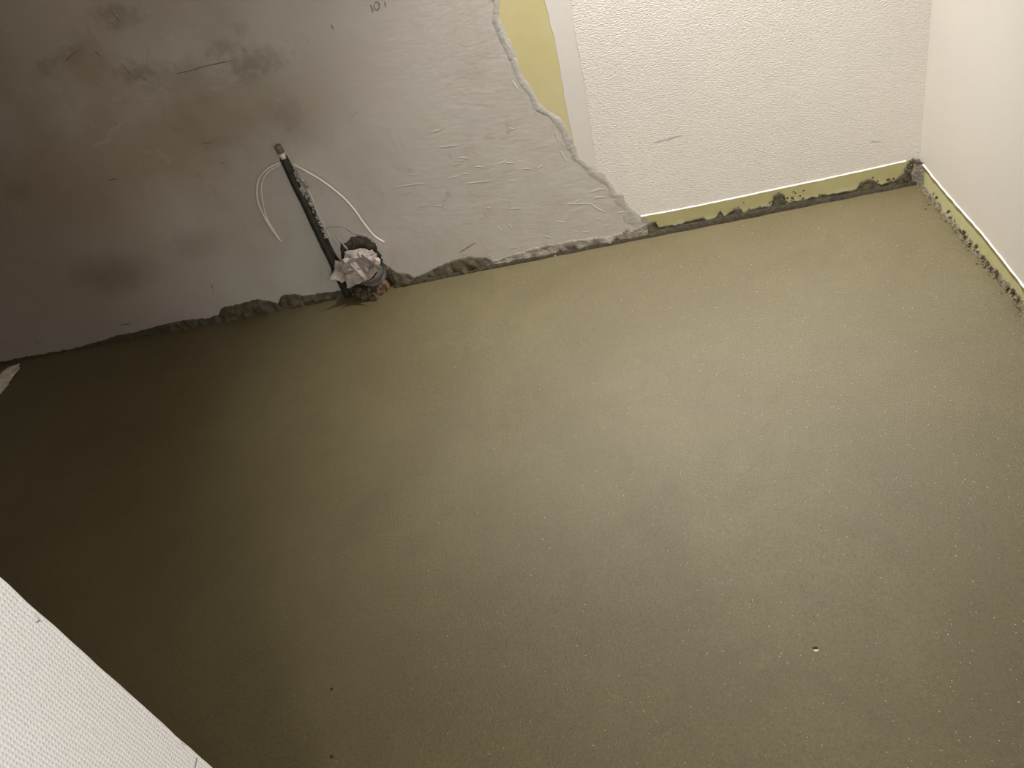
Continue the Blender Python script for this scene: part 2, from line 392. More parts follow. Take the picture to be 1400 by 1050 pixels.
def smooth_path(pts, n):
    """Catmull-Rom through 3-D points"""
    P = [Vector(p) for p in pts]
    P = [P[0] * 2 - P[1]] + P + [P[-1] * 2 - P[-2]]
    out = []
    for i in range(1, len(P) - 2):
        for k in range(n):
            t = k / n
            a, b, c, d = P[i - 1], P[i], P[i + 1], P[i + 2]
            out.append(0.5 * ((2 * b) + (c - a) * t + (2 * a - 5 * b + 4 * c - d) * t * t + (3 * b - a - 3 * c + d) * t ** 3))
    out.append(P[-2])
    return out


def add_tube(bm, path, rad, seg=10, cap=True):
    rings = []
    up = Vector((0, 1, 0))
    for i, p in enumerate(path):
        t = (path[min(i + 1, len(path) - 1)] - path[max(i - 1, 0)]).normalized()
        u = t.cross(up)
        if u.length < 1e-4:
            u = t.cross(Vector((1, 0, 0)))
        u.normalize(); v = t.cross(u).normalized()
        r = rad[i] if isinstance(rad, (list, tuple)) else rad
        rings.append([bm.verts.new(p + (u * math.cos(a) + v * math.sin(a)) * r) for a in [2 * math.pi * k / seg for k in range(seg)]])
    for A, B in zip(rings, rings[1:]):
        for k in range(seg):
            bm.faces.new((A[k], A[(k + 1) % seg], B[(k + 1) % seg], B[k]))
    if cap:
        bm.faces.new(rings[0]); bm.faces.new(list(reversed(rings[-1])))


def add_lathe(bm, prof, base, axis, seg=28, cap_start=False, cap_end=False):
    """profile of (along, radius) turned about an axis"""
    ax = Vector(axis).normalized()
    u = ax.cross(Vector((1, 0, 0))).normalized(); v = ax.cross(u)
    rings = [[bm.verts.new(Vector(base) + ax * s + (u * math.cos(a) + v * math.sin(a)) * r)
              for a in [2 * math.pi * k / seg for k in range(seg)]] for s, r in prof]
    for A, B in zip(rings, rings[1:]):
        for k in range(seg):
            bm.faces.new((A[k], A[(k + 1) % seg], B[(k + 1) % seg], B[k]))
    if cap_start: bm.faces.new(rings[0])
    if cap_end: bm.faces.new(list(reversed(rings[-1])))


def add_lump(bm, c, r, seed, flat=1.0, sub=2, rough=0.5):
    r3 = r if isinstance(r, tuple) else (r, r, r * flat)
    g = bmesh.ops.create_icosphere(bm, subdivisions=sub, radius=1.0)
    for vt in g['verts']:
        d = vt.co.normalized()
        k = 1 + rough * noise.noise(d * 1.7 + Vector((seed * 3.1, seed, 0))) + rough * 0.5 * noise.noise(d * 4.0 + Vector((seed, 0, 5)))
        vt.co = Vector((c[0] + d.x * r3[0] * k, c[1] + d.y * r3[1] * k, c[2] + d.z * r3[2] * k))


def add_grain(bm, c, r, rnd):
    vs = [Vector((rnd.uniform(-1, 1), rnd.uniform(-1, 1), rnd.uniform(0.2, 1))).normalized() * r for _ in range(3)]
    q = [bm.verts.new(Vector(c) + v) for v in (Vector((r, 0, -0.3 * r)), Vector((-r * 0.6, r * 0.8, -0.3 * r)), Vector((-r * 0.5, -r * 0.9, -0.3 * r)), Vector((0, 0, r * rnd.uniform(0.5, 1.1))))]
    for f in ((0, 1, 2), (0, 3, 1), (1, 3, 2), (2, 3, 0)):
        bm.faces.new([q[i] for i in f])


def add_stroke(bm, pts, half, lift, y):
    """a shallow stroke on the back wall: pts (x, z); raised (lift > 0) along its middle"""
    pts = roughen(pts, 0.006, half * 0.6, 3.3, closed=False)
    n = len(pts); rows = []
    for i, p in enumerate(pts):
        a = Vector(pts[max(i - 1, 0)]); b = Vector(pts[min(i + 1, n - 1)])
        d = (b - a).normalized() if (b - a).length > 1e-6 else Vector((1, 0))
        nr = Vector((-d.y, d.x))
        t = i / max(1, n - 1)
        h = half * (0.35 + 0.9 * math.sin(math.pi * min(1, max(0, t * 0.9 + 0.05)))) * (1 + 0.4 * noise.noise(Vector((p[0] * 90, p[1] * 90, 1))))
        row = []
        for s, l in ((-1, 0.0), (0, lift), (1, 0.0)):
            row.append(bm.verts.new((p[0] + nr.x * h * s, y - l, p[1] + nr.y * h * s)))
        rows.append(row)
    for A, B in zip(rows, rows[1:]):
        for k in (0, 1):
            bm.faces.new((A[k], A[k + 1], B[k + 1], B[k]))


# ------------------------------------------------------------------ floor
FX0, FX1, FY0, FY1 = -4.25, 0.02, -4.0, 0.03
NX, NY = 220, 200


def floor_z(x, y):
    z = 0.0022 * noise.noise(Vector((x * 1.3, y * 1.3, 2.0))) + 0.0012 * noise.noise(Vector((x * 4.1, y * 4.1, 9.0)))
    return z - 0.001


fv, ff = [], []
for j in range(NY + 1):
    for i in range(NX + 1):
        x = FX0 + (FX1 - FX0) * i / NX; y = FY0 + (FY1 - FY0) * j / NY
        fv.append((x, y, floor_z(x, y)))
for j in range(NY):
    for i in range(NX):
        a = j * (NX + 1) + i
        ff.append((a, a + 1, a + NX + 2, a + NX + 1))
n0 = len(fv)
fv += [(FX0, FY0, -0.08), (FX1, FY0, -0.08), (FX1, FY1, -0.08), (FX0, FY1, -0.08)]
ff.append((n0 + 3, n0 + 2, n0 + 1, n0))
ring = [list(range(0, NX + 1)), [j * (NX + 1) + NX for j in range(NY + 1)], [NY * (NX + 1) + i for i in range(NX, -1, -1)], [j * (NX + 1) for j in range(NY, -1, -1)]]
for k, r in enumerate(ring):
    for a, b in zip(r, r[1:]):
        pass
    ff.append([n0 + k, n0 + (k + 1) % 4] + r[::-1])
floor = structure(pyobj('floor', fv, ff, 'screed', None, True))

rnd = random.Random(11)
bm = bmesh.new()
for _ in range(3000):
    x = -0.03 - abs(rnd.gauss(0.55, 0.45)); y = -0.05 - 2.2 * rnd.random() ** 0.75
    if x < -2.2: continue
    add_grain(bm, (x, y, floor_z(x, y)), rnd.choice((0.0006, 0.0007, 0.0008, 0.0010, 0.0012, 0.0016)), rnd)
for _ in range(500):
    x = rnd.uniform(-3.4, -0.05); y = rnd.uniform(-2.2, -0.1)
    add_grain(bm, (x, y, floor_z(x, y)), rnd.choice((0.0006, 0.0008, 0.0011)), rnd)
g = obj('sand_grains', bm, 'sand', floor); g['kind'] = 'stuff'


# ------------------------------------------------------------------ back wall with chase and pipe pocket
ZC = 2.30
CH_X0, CH_X1 = -2.123, -2.083
pocket_loop = roughen(POCKET[1:11] + [(-1.905, 0.0)], 0.008, 0.012, 1.0, closed=False)
while pocket_loop[0][0] < -2.045: pocket_loop.pop(0)
# one opening: slot for the water pipe running down into the broken pocket round the waste pipe
slot_left = roughen([(-2.128, 0.002), (-2.126, 0.09), (-2.124, 0.25), (-2.123, 0.45), (-2.122, 0.585)], 0.012, 0.004, 4.0, closed=False)
slot_right = roughen([(-2.090, 0.59), (-2.086, 0.48), (-2.080, 0.42), (-2.084, 0.33), (-2.082, 0.24), (-2.079, 0.18), (-2.076, 0.135), (-2.066, 0.15), (-2.062, 0.185)], 0.012, 0.006, 5.0, closed=False)
opening = slot_left + slot_right + pocket_loop
outer = [(-4.2, -0.03), (0.0, -0.03), (0.0, ZC), (-4.2, ZC)]
wall_back = structure(sheet('wall_back', outer, [opening], 0.10, 0.0, 'board', None))
bm = bmesh.new()                                                        # the wall's core behind the opening
V3 = []
for i in range(25):
    for j in range(35):
        x = -2.17 + 0.30 * i / 24; z = -0.02 + 0.66 * j / 34
        dy = 0.030 if x < -2.075 else 0.034
        V3.append(bm.verts.new((x, dy + 0.010 * noise.noise(Vector((x * 50, z * 50, 0))), z)))
for i in range(24):
    for j in range(34):
        a = i * 35 + j
        bm.faces.new((V3[a], V3[a + 1], V3[a + 36], V3[a + 35]))
obj('broken_core', bm, 'hollow', wall_back)

# plaster coat
edge = [(-1.20, ZC - 0.002), (-1.24, 1.7), (-1.225, 1.3), (-1.245, 1.05)] + PLASTER_EDGE
edge_r = roughen(edge, 0.008, 0.0045, 2.0, closed=False)
plaster_outer = [(-4.2, -0.02), (-0.895, -0.02), (-0.895, 0.03)] + edge_r[::-1] + [(-1.20, ZC), (-4.2, ZC)]
PT = -0.0030
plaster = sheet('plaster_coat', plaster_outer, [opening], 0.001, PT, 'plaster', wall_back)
# darker feathered rim where the coat was drawn out over the board and the paper
rim = []
for i, (x, z) in enumerate(edge_r):
    k = 0.012 + 0.034 * max(0.0, 0.5 + 0.9 * noise.noise(Vector((x * 16, z * 16, 4)))) * (1.2 if z < 0.28 else 0.65 if z < 0.5 else 0.4)
    rim.append((x - k, z - k * 0.35))
bm = bmesh.new(); rows = []
for i, ((x, z), (u, v)) in enumerate(zip(edge_r, rim)):
    d = Vector((u - x, v - z)); k = 1.0
    o = Vector((x, z)) - d.normalized() * 0.007
    prof = [(o.x, -0.0012, o.y), (x + d.x * 0.05, PT - 0.0002, z + d.y * 0.05), (x + d.x * 0.4, PT - 0.0006, z + d.y * 0.4), (x + d.x * 0.75, PT - 0.0005, z + d.y * 0.75), (u, PT + 0.0002, v)]
    rows.append([bm.verts.new(p) for p in prof])
for A, B in zip(rows, rows[1:]):
    for k in range(4):
        bm.faces.new((A[k], A[k + 1], B[k + 1], B[k]))
obj('plaster_rim', bm, 'plaster_rim', wall_back, True)

# smooth filler band beside the bare board, then the textured wallpaper
fl_left = roughen(FILLER_LEFT, 0.02, 0.003, 7.0, closed=False)
pp_left = roughen(PAPER_LEFT, 0.02, 0.003, 8.0, closed=False)
sheet('filler_band', [(-1.115, ZC), (-1.115, 1.0)] + fl_left + [(-1.02, 0.26), (-0.99, 0.22)] + pp_left[::-1] + [(-1.03, 1.0), (-1.03, ZC)], [], 0.001, -0.0008, 'filler', wall_back)
bottom = roughen(PAPER_BOTTOM, 0.03, 0.0012, 9.0, closed=False)
paper_outer = [(-1.03, ZC), (-1.03, 1.0)] + pp_left + [(-1.03, 0.24), (-1.00, 0.13), (-0.96, 0.078)] + bottom + [(0.0, 0.083), (0.0, ZC)]
paper = sheet('wallpaper', paper_outer, [], 0.001, -0.0018, 'wallpaper', wall_back)


def curl(name, line, depth, mat, parent, plane='xz', seed=0.0, w=0.0050):
    """torn lower edge of the paper curling out of the wall"""
    bm = bmesh.new(); rows = []
    s = 1 if plane == 'xz' else 1
    pts = roughen(line, 0.012, 0.0010, seed, closed=False)
    for a, z in pts:
        k = 1 + 0.45 * noise.noise(Vector((a * 30, seed, 0)))
        prof = [(depth, z + w * 0.85), (depth - w * 0.55 * k, z + w * 0.45), (depth - w * 0.8 * k, z), (depth, z - 0.001)]
        rows.append([bm.verts.new((a, d, zz) if plane == 'xz' else (d, a, zz)) for d, zz in prof])
    for A, B in zip(rows, rows[1:]):
        for k in range(3):
            bm.faces.new((A[k], A[k + 1], B[k + 1], B[k]))
    return obj(name, bm, mat, parent, True)


curl('paper_edge', [p for p in bottom if p[0] < -0.022], -0.0017, 'paper_edge', wall_back, seed=3.0)

# marks: scratches, trowel ridges, pencil writing, scuffs
for s in SCRATCH:
    bm = bmesh.new(); add_stroke(bm, s, 0.0017, 0.0003, PT - 0.0003)
    obj('scratch', bm, 'scratch', plaster)
bm = bmesh.new()
for s in RIDGE:
    add_stroke(bm, s, 0.0024, 0.0006, PT - 0.0001)
r2 = random.Random(5)
for _ in range(45):
    x = r2.uniform(-2.0, -0.98); z = r2.uniform(0.06, 0.5)
    if x > -1.05 - (z - 0.1) * 0.55: continue
    L = r2.uniform(0.008, 0.03); a = r2.uniform(-0.5, 0.25)
    add_stroke(bm, [(x, z), (x + L * math.cos(a), z + L * math.sin(a))], 0.0022, r2.uniform(0.0002, 0.0007), PT - 0.0001)
rg = obj('trowel_ridges', bm, 'plaster_lip', plaster); rg['kind'] = 'stuff'
bm = bmesh.new()
for s in WRITING:
    add_stroke(bm, s, 0.0026, 0.0002, PT - 0.0003)
obj('pencil_writing', bm, 'graphite', plaster)
for s in BACK_MARK:
    bm = bmesh.new(); add_stroke(bm, s, 0.0020, 0.0003, -0.0021); obj('scuff', bm, 'scuff', paper)


def mortar(name, line, mat, parent, out=0.016, plane='xz', seed=0.0, floor_at=-0.004, sign=-1):
    """smear of mortar: from its upper outline down to the floor, bulging outwards"""
    pts = roughen(line, 0.007, 0.006, seed, closed=False)
    pts = [(a, max(z, 0.004)) for a, z in pts]
    bm = bmesh.new(); rows = []
    NR = 6
    for i, (a, z) in enumerate(pts):
        row = []
        for k in range(NR + 1):
            t = k / NR
            zz = z + (floor_at - z) * t
            h = out * (0.28 + 0.72 * t ** 0.8) * (1 + 0.8 * noise.noise(Vector((a * 45, zz * 45, seed))))
            if k == 0: h = 0.0075
            fade = min(1.0, min(i, len(pts) - 1 - i) / 3.0)
            d = sign * (0.0072 + (h - 0.0072) * fade) if k else sign * 0.0066
            row.append(bm.verts.new((a, d, zz) if plane == 'xz' else (d, a, zz)))
        top = (a, 0.0, z - 0.001) if plane == 'xz' else (0.0, a, z - 0.001)
        row.insert(0, bm.verts.new(top))
        rows.append(row)
    for A, B in zip(rows, rows[1:]):
        for k in range(NR + 1):
            bm.faces.new((A[k], A[k + 1], B[k + 1], B[k]))
    return obj(name, bm, mat, parent, True)


def split(line, n):
    k = max(2, len(line) // n); out = []; i = 0
    while i < len(line) - 1:
        j = min(i + k, len(line) - 1)
        if len(line) - 1 - j < 2: j = len(line) - 1
        out.append(line[i:j + 1]); i = j
    return out


mortar('mortar_smear', [(-4.15, 0.02), (-3.95, 0.012)] + MORTAR_LEFT[:6], 'mortar', wall_back, 0.012, seed=1.0)
mortar('mortar_smear', MORTAR_LEFT[5:14], 'mortar', wall_back, 0.020, seed=2.0)
mortar('mortar_smear', MORTAR_LEFT[13:], 'mortar', wall_back, 0.018, seed=3.0)
mortar('mortar_smear', MORTAR_MID[:5], 'mortar', wall_back, 0.018, seed=4.0)
mortar('mortar_smear', MORTAR_MID[4:], 'mortar', wall_back, 0.018, seed=5.0)
mortar('mortar_smear', MORTAR_PALE[:6], 'mortar_pale', wall_back, 0.014, seed=6.0)
mortar('mortar_smear', MORTAR_PALE[5:], 'mortar_pale', wall_back, 0.016, seed=7.0)
for i, sg in enumerate(split(MORTAR_STRIP, 5)):
    mortar('mortar_smear', sg, 'mortar', wall_back, 0.010, seed=8.0 + i)
# dark rubbery joint line left open between screed and wall
bm = bmesh.new(); rows = []
for i in range(140):
    x = -2.30 + 2.29 * i / 139
    if -2.14 < x < -1.90: x = -1.90
    h = 0.010 + 0.006 * noise.noise(Vector((x * 9, 0, 3))); d = 0.017 + 0.004 * noise.noise(Vector((x * 14, 1, 3)))
    if -0.85 < x < -0.35: h += 0.006
    rows.append([bm.verts.new((x, -0.006, h + 0.003)), bm.verts.new((x, -d, h)), bm.verts.new((x, -d - 0.003, -0.006))])
for A, B in zip(rows, rows[1:]):
    if A[0].co.x < -2.13 and B[0].co.x > -1.95: continue
    if A[0].co.x >= B[0].co.x: continue
    for k in (0, 1):
        bm.faces.new((A[k], A[k + 1], B[k + 1], B[k]))
obj('joint_gap', bm, 'joint', wall_back, True)

# ------------------------------------------------------------------ right wall
YR = -3.95
wr_outer = [(YR, -0.03), (0.0, -0.03), (0.0, ZC), (YR, ZC)]
wall_right = structure(sheet('wall_right', wr_outer, [], 0.10, 0.0, 'board', None, 'yz'))
rb = roughen([(0.0, 0.080)] + RIGHT_BOTTOM + [(-1.4, 0.045), (YR, 0.045)], 0.02, 0.0025, 2.0, closed=False)
rpaper = sheet('wallpaper', [(0.0, ZC)] + rb + [(YR, ZC)], [], 0.001, -0.0025, 'right_paper', wall_right, 'yz')
curl('paper_edge', [p for p in rb if -1.3 < p[0] < -0.03], -0.0024, 'paper_edge', wall_right, 'yz', 6.0, 0.0046)
crust = []
for i in range(150):
    y = -0.035 - 1.5 * i / 149
    crust.append((y, 0.007 + 0.009 * abs(noise.noise(Vector((y * 22, 3, 0)))) + 0.012 * max(0, noise.noise(Vector((y * 60, 8, 0)))) + (0.006 if y < -0.55 else 0)))
for a in range(0, 150, 30):
    mortar('mortar_smear', crust[a:a + 31], 'mortar_crust', wall_right, 0.013, 'yz', 20.0 + a)
r3 = random.Random(3)
for i, (y, z) in enumerate(RIGHT_LUMP):
    bm = bmesh.new()
    r = r3.uniform(0.0028, 0.0062)
    add_lump(bm, (-0.010, y, max(0.010, z * 0.9)), (r * 0.9, r, r * r3.uniform(1.0, 1.7)), i * 1.7, sub=2, rough=0.9)
    obj('mortar_lump', bm, 'mortar' if i % 3 else 'mortar_crust', wall_right)
bm = bmesh.new()
for i in range(160):
    y = r3.uniform(-1.3, -0.04)
    r = r3.uniform(0.001, 0.0036)
    add_lump(bm, (-0.012 - abs(r3.gauss(0, 0.008)), y, 0.004 + abs(r3.gauss(0, 0.009))), r, i * 0.9, sub=1, rough=0.8)
cs = obj('mortar_crumbs', bm, 'mortar_crust', wall_right); cs['kind'] = 'stuff'
# wedge of mortar filling the corner between the two bare strips
bm = bmesh.new(); rows = []
for k in range(9):
    z = -0.004 + 0.088 * k / 8
    wx = 0.034 + 0.010 * noise.noise(Vector((z * 40, 2, 0))); wy = 0.046 - 0.10 * z + 0.008 * noise.noise(Vector((z * 40, 7, 0)))
    rows.append([bm.verts.new(p) for p in ((-wx, -0.001, z), (-wx * 0.8, -0.007, z), (-0.012, -0.016, z), (-0.008, -wy * 0.8, z), (-0.001, -wy, z))])
for A, B in zip(rows, rows[1:]):
    for k in range(4):
        bm.faces.new((A[k], A[k + 1], B[k + 1], B[k]))
bm.faces.new(rows[-1])
obj('corner_mortar', bm, 'mortar_pale', wall_back, True)
for i, (x, z, r) in enumerate(((-0.030, 0.070, 0.010), (-0.036, 0.050, 0.011), (-0.045, 0.030, 0.012), (-0.060, 0.022, 0.012), (-0.026, 0.082, 0.007))):
    bm = bmesh.new(); add_lump(bm, (x, -0.004, z), (r, 0.006, r * 1.2), 30 + i, sub=2, rough=0.7)
    obj('mortar_lump', bm, 'mortar', wall_back)
bm = bmesh.new()
for i in range(46):                                        # splashes on the bare strip of the back wall
    x = r3.choice((-0.43, -0.43, -0.40, -0.52, -0.12)) + r3.gauss(0, 0.03); z = 0.018 + abs(r3.gauss(0, 0.017))
    if x > -0.06 or z > 0.07: continue
    r = r3.uniform(0.0012, 0.0045)
    add_lump(bm, (x, -0.001, z), (r, r * 0.5, r), i * 1.3, sub=1, rough=0.8)
cs = obj('mortar_splashes', bm, 'mortar', wall_back); cs['kind'] = 'stuff'

# ------------------------------------------------------------------ the other walls and the ceiling
JX, JY = -1.527, -2.061                                    # outer corner of the partition beside the camera
bm = bmesh.new(); add_box(bm, (-4.2, -4.0, -0.03), (JX - 0.004, JY - 0.004, ZC))
wall_left = structure(obj('wall_left', bm, 'filler'))
bm = bmesh.new(); add_box(bm, (JX - 0.004, -4.0, -0.02), (JX, JY - 0.001, ZC))
wp = obj('wallpaper', bm, 'weave', wall_left)
bm = bmesh.new()                                           # pale cut edge of the paper running up the corner
pth = [Vector((JX - 0.0012, JY - 0.0008 + 0.0010 * noise.noise(Vector((0, 0, z * 26))), z)) for z in [0.0 + ZC * i / 160 for i in range(161)]]
add_tube(bm, pth, 0.0013, 6)
obj('paper_edge', bm, 'paper_edge', wall_left, True)
# short cracks and nicks near that edge
for pts in [[(-2.0644, 0.8209), (-2.0658, 0.8129), (-2.0661, 0.8069)], [(-2.0698, 0.8127), (-2.0664, 0.8112)], [(-2.0622, 0.6706), (-2.0616, 0.6568), (-2.0615, 0.6452)], [(-2.0642, 0.5472), (-2.0621, 0.537)], [(-2.0645, 0.5091), (-2.0753, 0.5057)]]:
    bm = bmesh.new(); rows = []
    for (y, z) in pts:
        rows.append([bm.verts.new((JX + 0.0006, y, z - 0.0011)), bm.verts.new((JX + 0.0006, y, z + 0.0011))])
    for A, B in zip(rows, rows[1:]):
        bm.faces.new((A[0], A[1], B[1], B[0]))
    obj('nick', bm, 'graphite', wp)
bm = bmesh.new(); add_box(bm, (-4.32, -4.0, -0.03), (-4.2, 0.10, ZC))
structure(obj('wall_far_left', bm, 'plaster'))
bm = bmesh.new(); add_box(bm, (-4.32, -4.12, -0.03), (0.10, -4.0, ZC))
structure(obj('wall_front', bm, 'ceiling'))
bm = bmesh.new(); add_box(bm, (-4.32, -4.12, ZC), (0.10, 0.10, ZC + 0.1))
structure(obj('ceiling', bm, 'ceiling'))

# ------------------------------------------------------------------ water pipe in the chase
PX = -2.104
pipe = thing(empty('water_pipe', (PX, 0.0, 0.0)), 'dark upright water pipe with a capped end set in a wall groove', 'pipe')


def local(o):
    o.location = -o.parent.location
    return o


bm = bmesh.new()
path = [Vector((PX + 0.003 * noise.noise(Vector((0, z * 9, 2))), -0.011 + 0.002 * noise.noise(Vector((3, z * 9, 2))), z)) for z in [0.0 + 0.582 * i / 30 for i in range(31)]]
add_tube(bm, path, [0.0148 + 0.0010 * noise.noise(Vector((i * 0.7, 0, 0))) for i in range(31)], 14)
local(obj('sleeve', bm, 'sleeve', pipe, True))
bm = bmesh.new(); add_lathe(bm, [(0, 0.0100), (0.034, 0.0100)], (PX, -0.008, 0.575), (0, -0.1, 1), 16, True, True)
local(obj('collar', bm, 'collar', pipe, True))
bm = bmesh.new(); add_lathe(bm, [(0, 0.011), (0.002, 0.0130), (0.008, 0.0132), (0.010, 0.0117), (0.013, 0.0117), (0.015, 0.0132), (0.026, 0.0128), (0.030, 0.010)], (PX + 0.001, -0.011, 0.604), (0, -0.1, 1), 18, True, True)
local(obj('cap', bm, 'cap', pipe, True))
r4 = random.Random(9)
for i, (x, z, r) in enumerate(((-2.078, 0.470, 0.011), (-2.090, 0.458, 0.012), (-2.064, 0.476, 0.010), (-2.100, 0.452, 0.009), (-2.085, 0.522, 0.007), (-2.088, 0.497, 0.007), (-2.080, 0.405, 0.008))):
    bm = bmesh.new(); add_lump(bm, (x, -0.014, z), (r, r * 0.7, r * 1.2), 50 + i, sub=2, rough=0.9)
    local(obj('mortar_crumb', bm, 'crumb', pipe))
bm = bmesh.new()
for i in range(110):
    z = r4.uniform(0.26, 0.55); x = -2.088 + 0.012 * r4.random() + 0.006 * noise.noise(Vector((z * 30, 0, 0)))
    r = r4.uniform(0.0015, 0.0048)
    add_lump(bm, (x, -0.010 - 0.006 * r4.random(), z), r, i * 1.1, sub=1, rough=0.9)
cs = local(obj('plaster_crumbs', bm, 'crumb', pipe)); cs['kind'] = 'stuff'

# pale chipped plaster along the slot and round the pocket
bm = bmesh.new()
add_stroke(bm, [(-2.078, 0.50), (-2.072, 0.44), (-2.078, 0.36), (-2.074, 0.28), (-2.07, 0.235)], 0.0035, 0.002, PT)
add_stroke(bm, [(-2.047, 0.250), (-2.034, 0.215), (-2.028, 0.190), (-2.040, 0.165)], 0.004, 0.0022, PT)
add_stroke(bm, [(-2.062, 0.262), (-2.053, 0.225), (-2.062, 0.180)], 0.003, 0.002, PT)
obj('chipped_edge', bm, 'plaster_lip', plaster)
for i in range(len(CHIP) - 1):
    bm = bmesh.new(); add_stroke(bm, [CHIP[i], CHIP[i + 1]], 0.0045, 0.001, PT - 0.0002)
    obj('chip_crack', bm, 'plaster_rim', plaster)

# ------------------------------------------------------------------ white cable looped behind the pipe


def cable_path(pts, y_at):
    out = []
    for x, z in pts:
        out.append((x, y_at(x, z), z))
    return smooth_path(out, 8)


def ya(x, z):
    d = abs(x - PX)
    if d < 0.013: return 0.010
    if d < 0.045: return -0.0075
    return -0.013 - 0.010 * max(0.0, math.sin((x + 2.3) * 4.0))


cable = thing(empty('cable', (PX, 0.0, 0.556)), 'thin white cable bent in a loop behind the upright pipe', 'cable')
bm = bmesh.new(); add_tube(bm, cable_path(CABLE_A, ya), 0.0040, 10)
local(obj('strand', bm, 'cable', cable, True))
bm = bmesh.new(); add_tube(bm, [p + Vector((0, 0.003, -0.004)) for p in cable_path(CABLE_B, ya)], 0.0032, 10)
local(obj('strand', bm, 'cable', cable, True))

# ------------------------------------------------------------------ waste pipe stub, stuffed with paper
WB = Vector((-1.985, 0.045, 0.060)); WA = Vector((0.10, -0.80, 0.55)).normalized()
waste = thing(empty('waste_pipe', (-1.985, 0.0, 0.0)), 'grey and orange waste pipe stub coming out of the broken wall', 'pipe')
bm = bmesh.new(); add_lathe(bm, [(-0.02, 0.050), (0.045, 0.050), (0.048, 0.056), (0.060, 0.056), (0.064, 0.051), (0.098, 0.051), (0.098, 0.046), (0.03, 0.045)], WB, WA, 36)
local(obj('pipe_body', bm, 'grey_pipe', waste, True))
bm = bmesh.new()
ring = []
add_lathe(bm, [(0.0, 0.051), (0.0, 0.062), (0.012, 0.066), (0.030, 0.066), (0.036, 0.060), (0.036, 0.051)], WB, WA, 36)
local(obj('seal_ring', bm, 'grey_pipe', waste, True))
# orange socket: bend running down into the screed
bm = bmesh.new()
add_tube(bm, smooth_path([(-1.975, 0.035, -0.035), (-1.978, 0.010, 0.000), (-1.982, -0.012, 0.025)], 6), [0.050, 0.052, 0.054, 0.056, 0.057, 0.057, 0.058, 0.058, 0.057, 0.056, 0.054, 0.052, 0.048], 28)
local(obj('socket', bm, 'ring', waste, True))
for i, (x, y, z, r) in enumerate(((-2.012, -0.058, 0.012, 0.022), (-1.985, -0.066, 0.006, 0.020), (-2.04, -0.03, 0.012, 0.024), (-2.055, -0.012, 0.014, 0.018))):
    bm = bmesh.new(); add_lump(bm, (x, y, z), (r, r * 0.8, r * 0.9), 70 + i, sub=3, rough=0.6)
    local(obj('mortar_clod', bm, 'mortar', waste))

bm = bmesh.new()
rq = random.Random(77)
for i in range(13):                                   # mortar splashes stuck to the socket
    a = rq.uniform(-0.2, 1.5); s = rq.uniform(-0.2, 1.0)
    c = (-1.982 + 0.055 * math.sin(a), -0.008 - 0.057 * math.cos(a), 0.012 + 0.030 * s)
    r = rq.uniform(0.003, 0.009)
    add_lump(bm, c, (r, r * 0.7, r), 90 + i, sub=2, rough=0.9)
cs = local(obj('mortar_splashes', bm, 'mortar', waste)); cs['kind'] = 'stuff'

# the paper: a crumpled ball plus creased flaps folded out of it
PC = WB + WA * 0.105 + Vector((-0.012, 0.0, 0.02))
rp = random.Random(21)


def crumple(bm, c, rad, seed, sub=3, amp=0.45):
    g = bmesh.ops.create_icosphere(bm, subdivisions=sub, radius=1.0)
    cells = [Vector((random.Random(seed + i).uniform(-1, 1), random.Random(seed + i + 99).uniform(-1, 1), random.Random(seed + i + 777).uniform(-1, 1))).normalized() for i in range(26)]
    for vt in g['verts']:
        d = vt.co.normalized()
        ds = sorted((d - k).length for k in cells)
        ridge = min(1.0, (ds[1] - ds[0]) * 2.2)
        k = 1.0 - amp * ridge * 0.8 + 0.18 * noise.noise(d * 3.1 + Vector((seed, 0, 0)))
        vt.co = Vector((c[0] + d.x * rad[0] * k, c[1] + d.y * rad[1] * k, c[2] + d.z * rad[2] * k))


def flap(bm, c, u, v, n, seed, w, h, th=0.0015):
    """creased bit of sheet: grid folded along random lines"""
    u = Vector(u).normalized(); v = Vector(v).normalized(); n = Vector(n).normalized()
    q = random.Random(seed); K = 9; rows = []
    folds = [(q.uniform(0, math.pi), q.uniform(-0.35, 0.35), q.uniform(-1, 1)) for _ in range(5)]
    for i in range(K):
        row = []
        for j in range(K):
            a = (i / (K - 1) - 0.5); b = (j / (K - 1) - 0.5)
            z = 0.0
            for th_, o, s in folds:
                z += s * abs(a * math.cos(th_) + b * math.sin(th_) - o) * 0.45
            edge_n = 1 + 0.22 * noise.noise(Vector((a * 4, b * 4, seed)))
            row.append(bm.verts.new(Vector(c) + u * a * w * edge_n + v * b * h * edge_n + n * z * min(w, h)))
        rows.append(row)
    for A, B in zip(rows, rows[1:]):
        for k in range(K - 1):
            bm.faces.new((A[k], A[k + 1], B[k + 1], B[k]))


bm = bmesh.new()
crumple(bm, PC, (0.082, 0.052, 0.066), 4, 4, 0.5)
flap(bm, PC + Vector((-0.022, -0.050, -0.026)), (1, 0, 0.25), (0.2, -0.35, 1), (0, -1, 0.4), 2, 0.075, 0.072)
flap(bm, PC + Vector((-0.066, -0.030, 0.008)), (0.7, 0.1, 0.9), (-0.7, -0.3, 0.7), (-0.2, -1, 0.3), 5, 0.085, 0.050)
flap(bm, PC + Vector((-0.030, -0.046, 0.030)), (0.8, 0, 0.55), (-0.4, -0.5, 0.7), (0, -0.8, 0.7), 8, 0.085, 0.032)
flap(bm, PC + Vector((0.020, -0.050, 0.004)), (0.5, -0.4, -0.8), (0.8, -0.2, 0.3), (0.1, -1, 0.4), 11, 0.085, 0.040)
flap(bm, PC + Vector((0.052, -0.036, 0.014)), (0.55, 0, -0.8), (0.7, -0.4, 0.5), (0.4, -1, 0.3), 14, 0.085, 0.045)
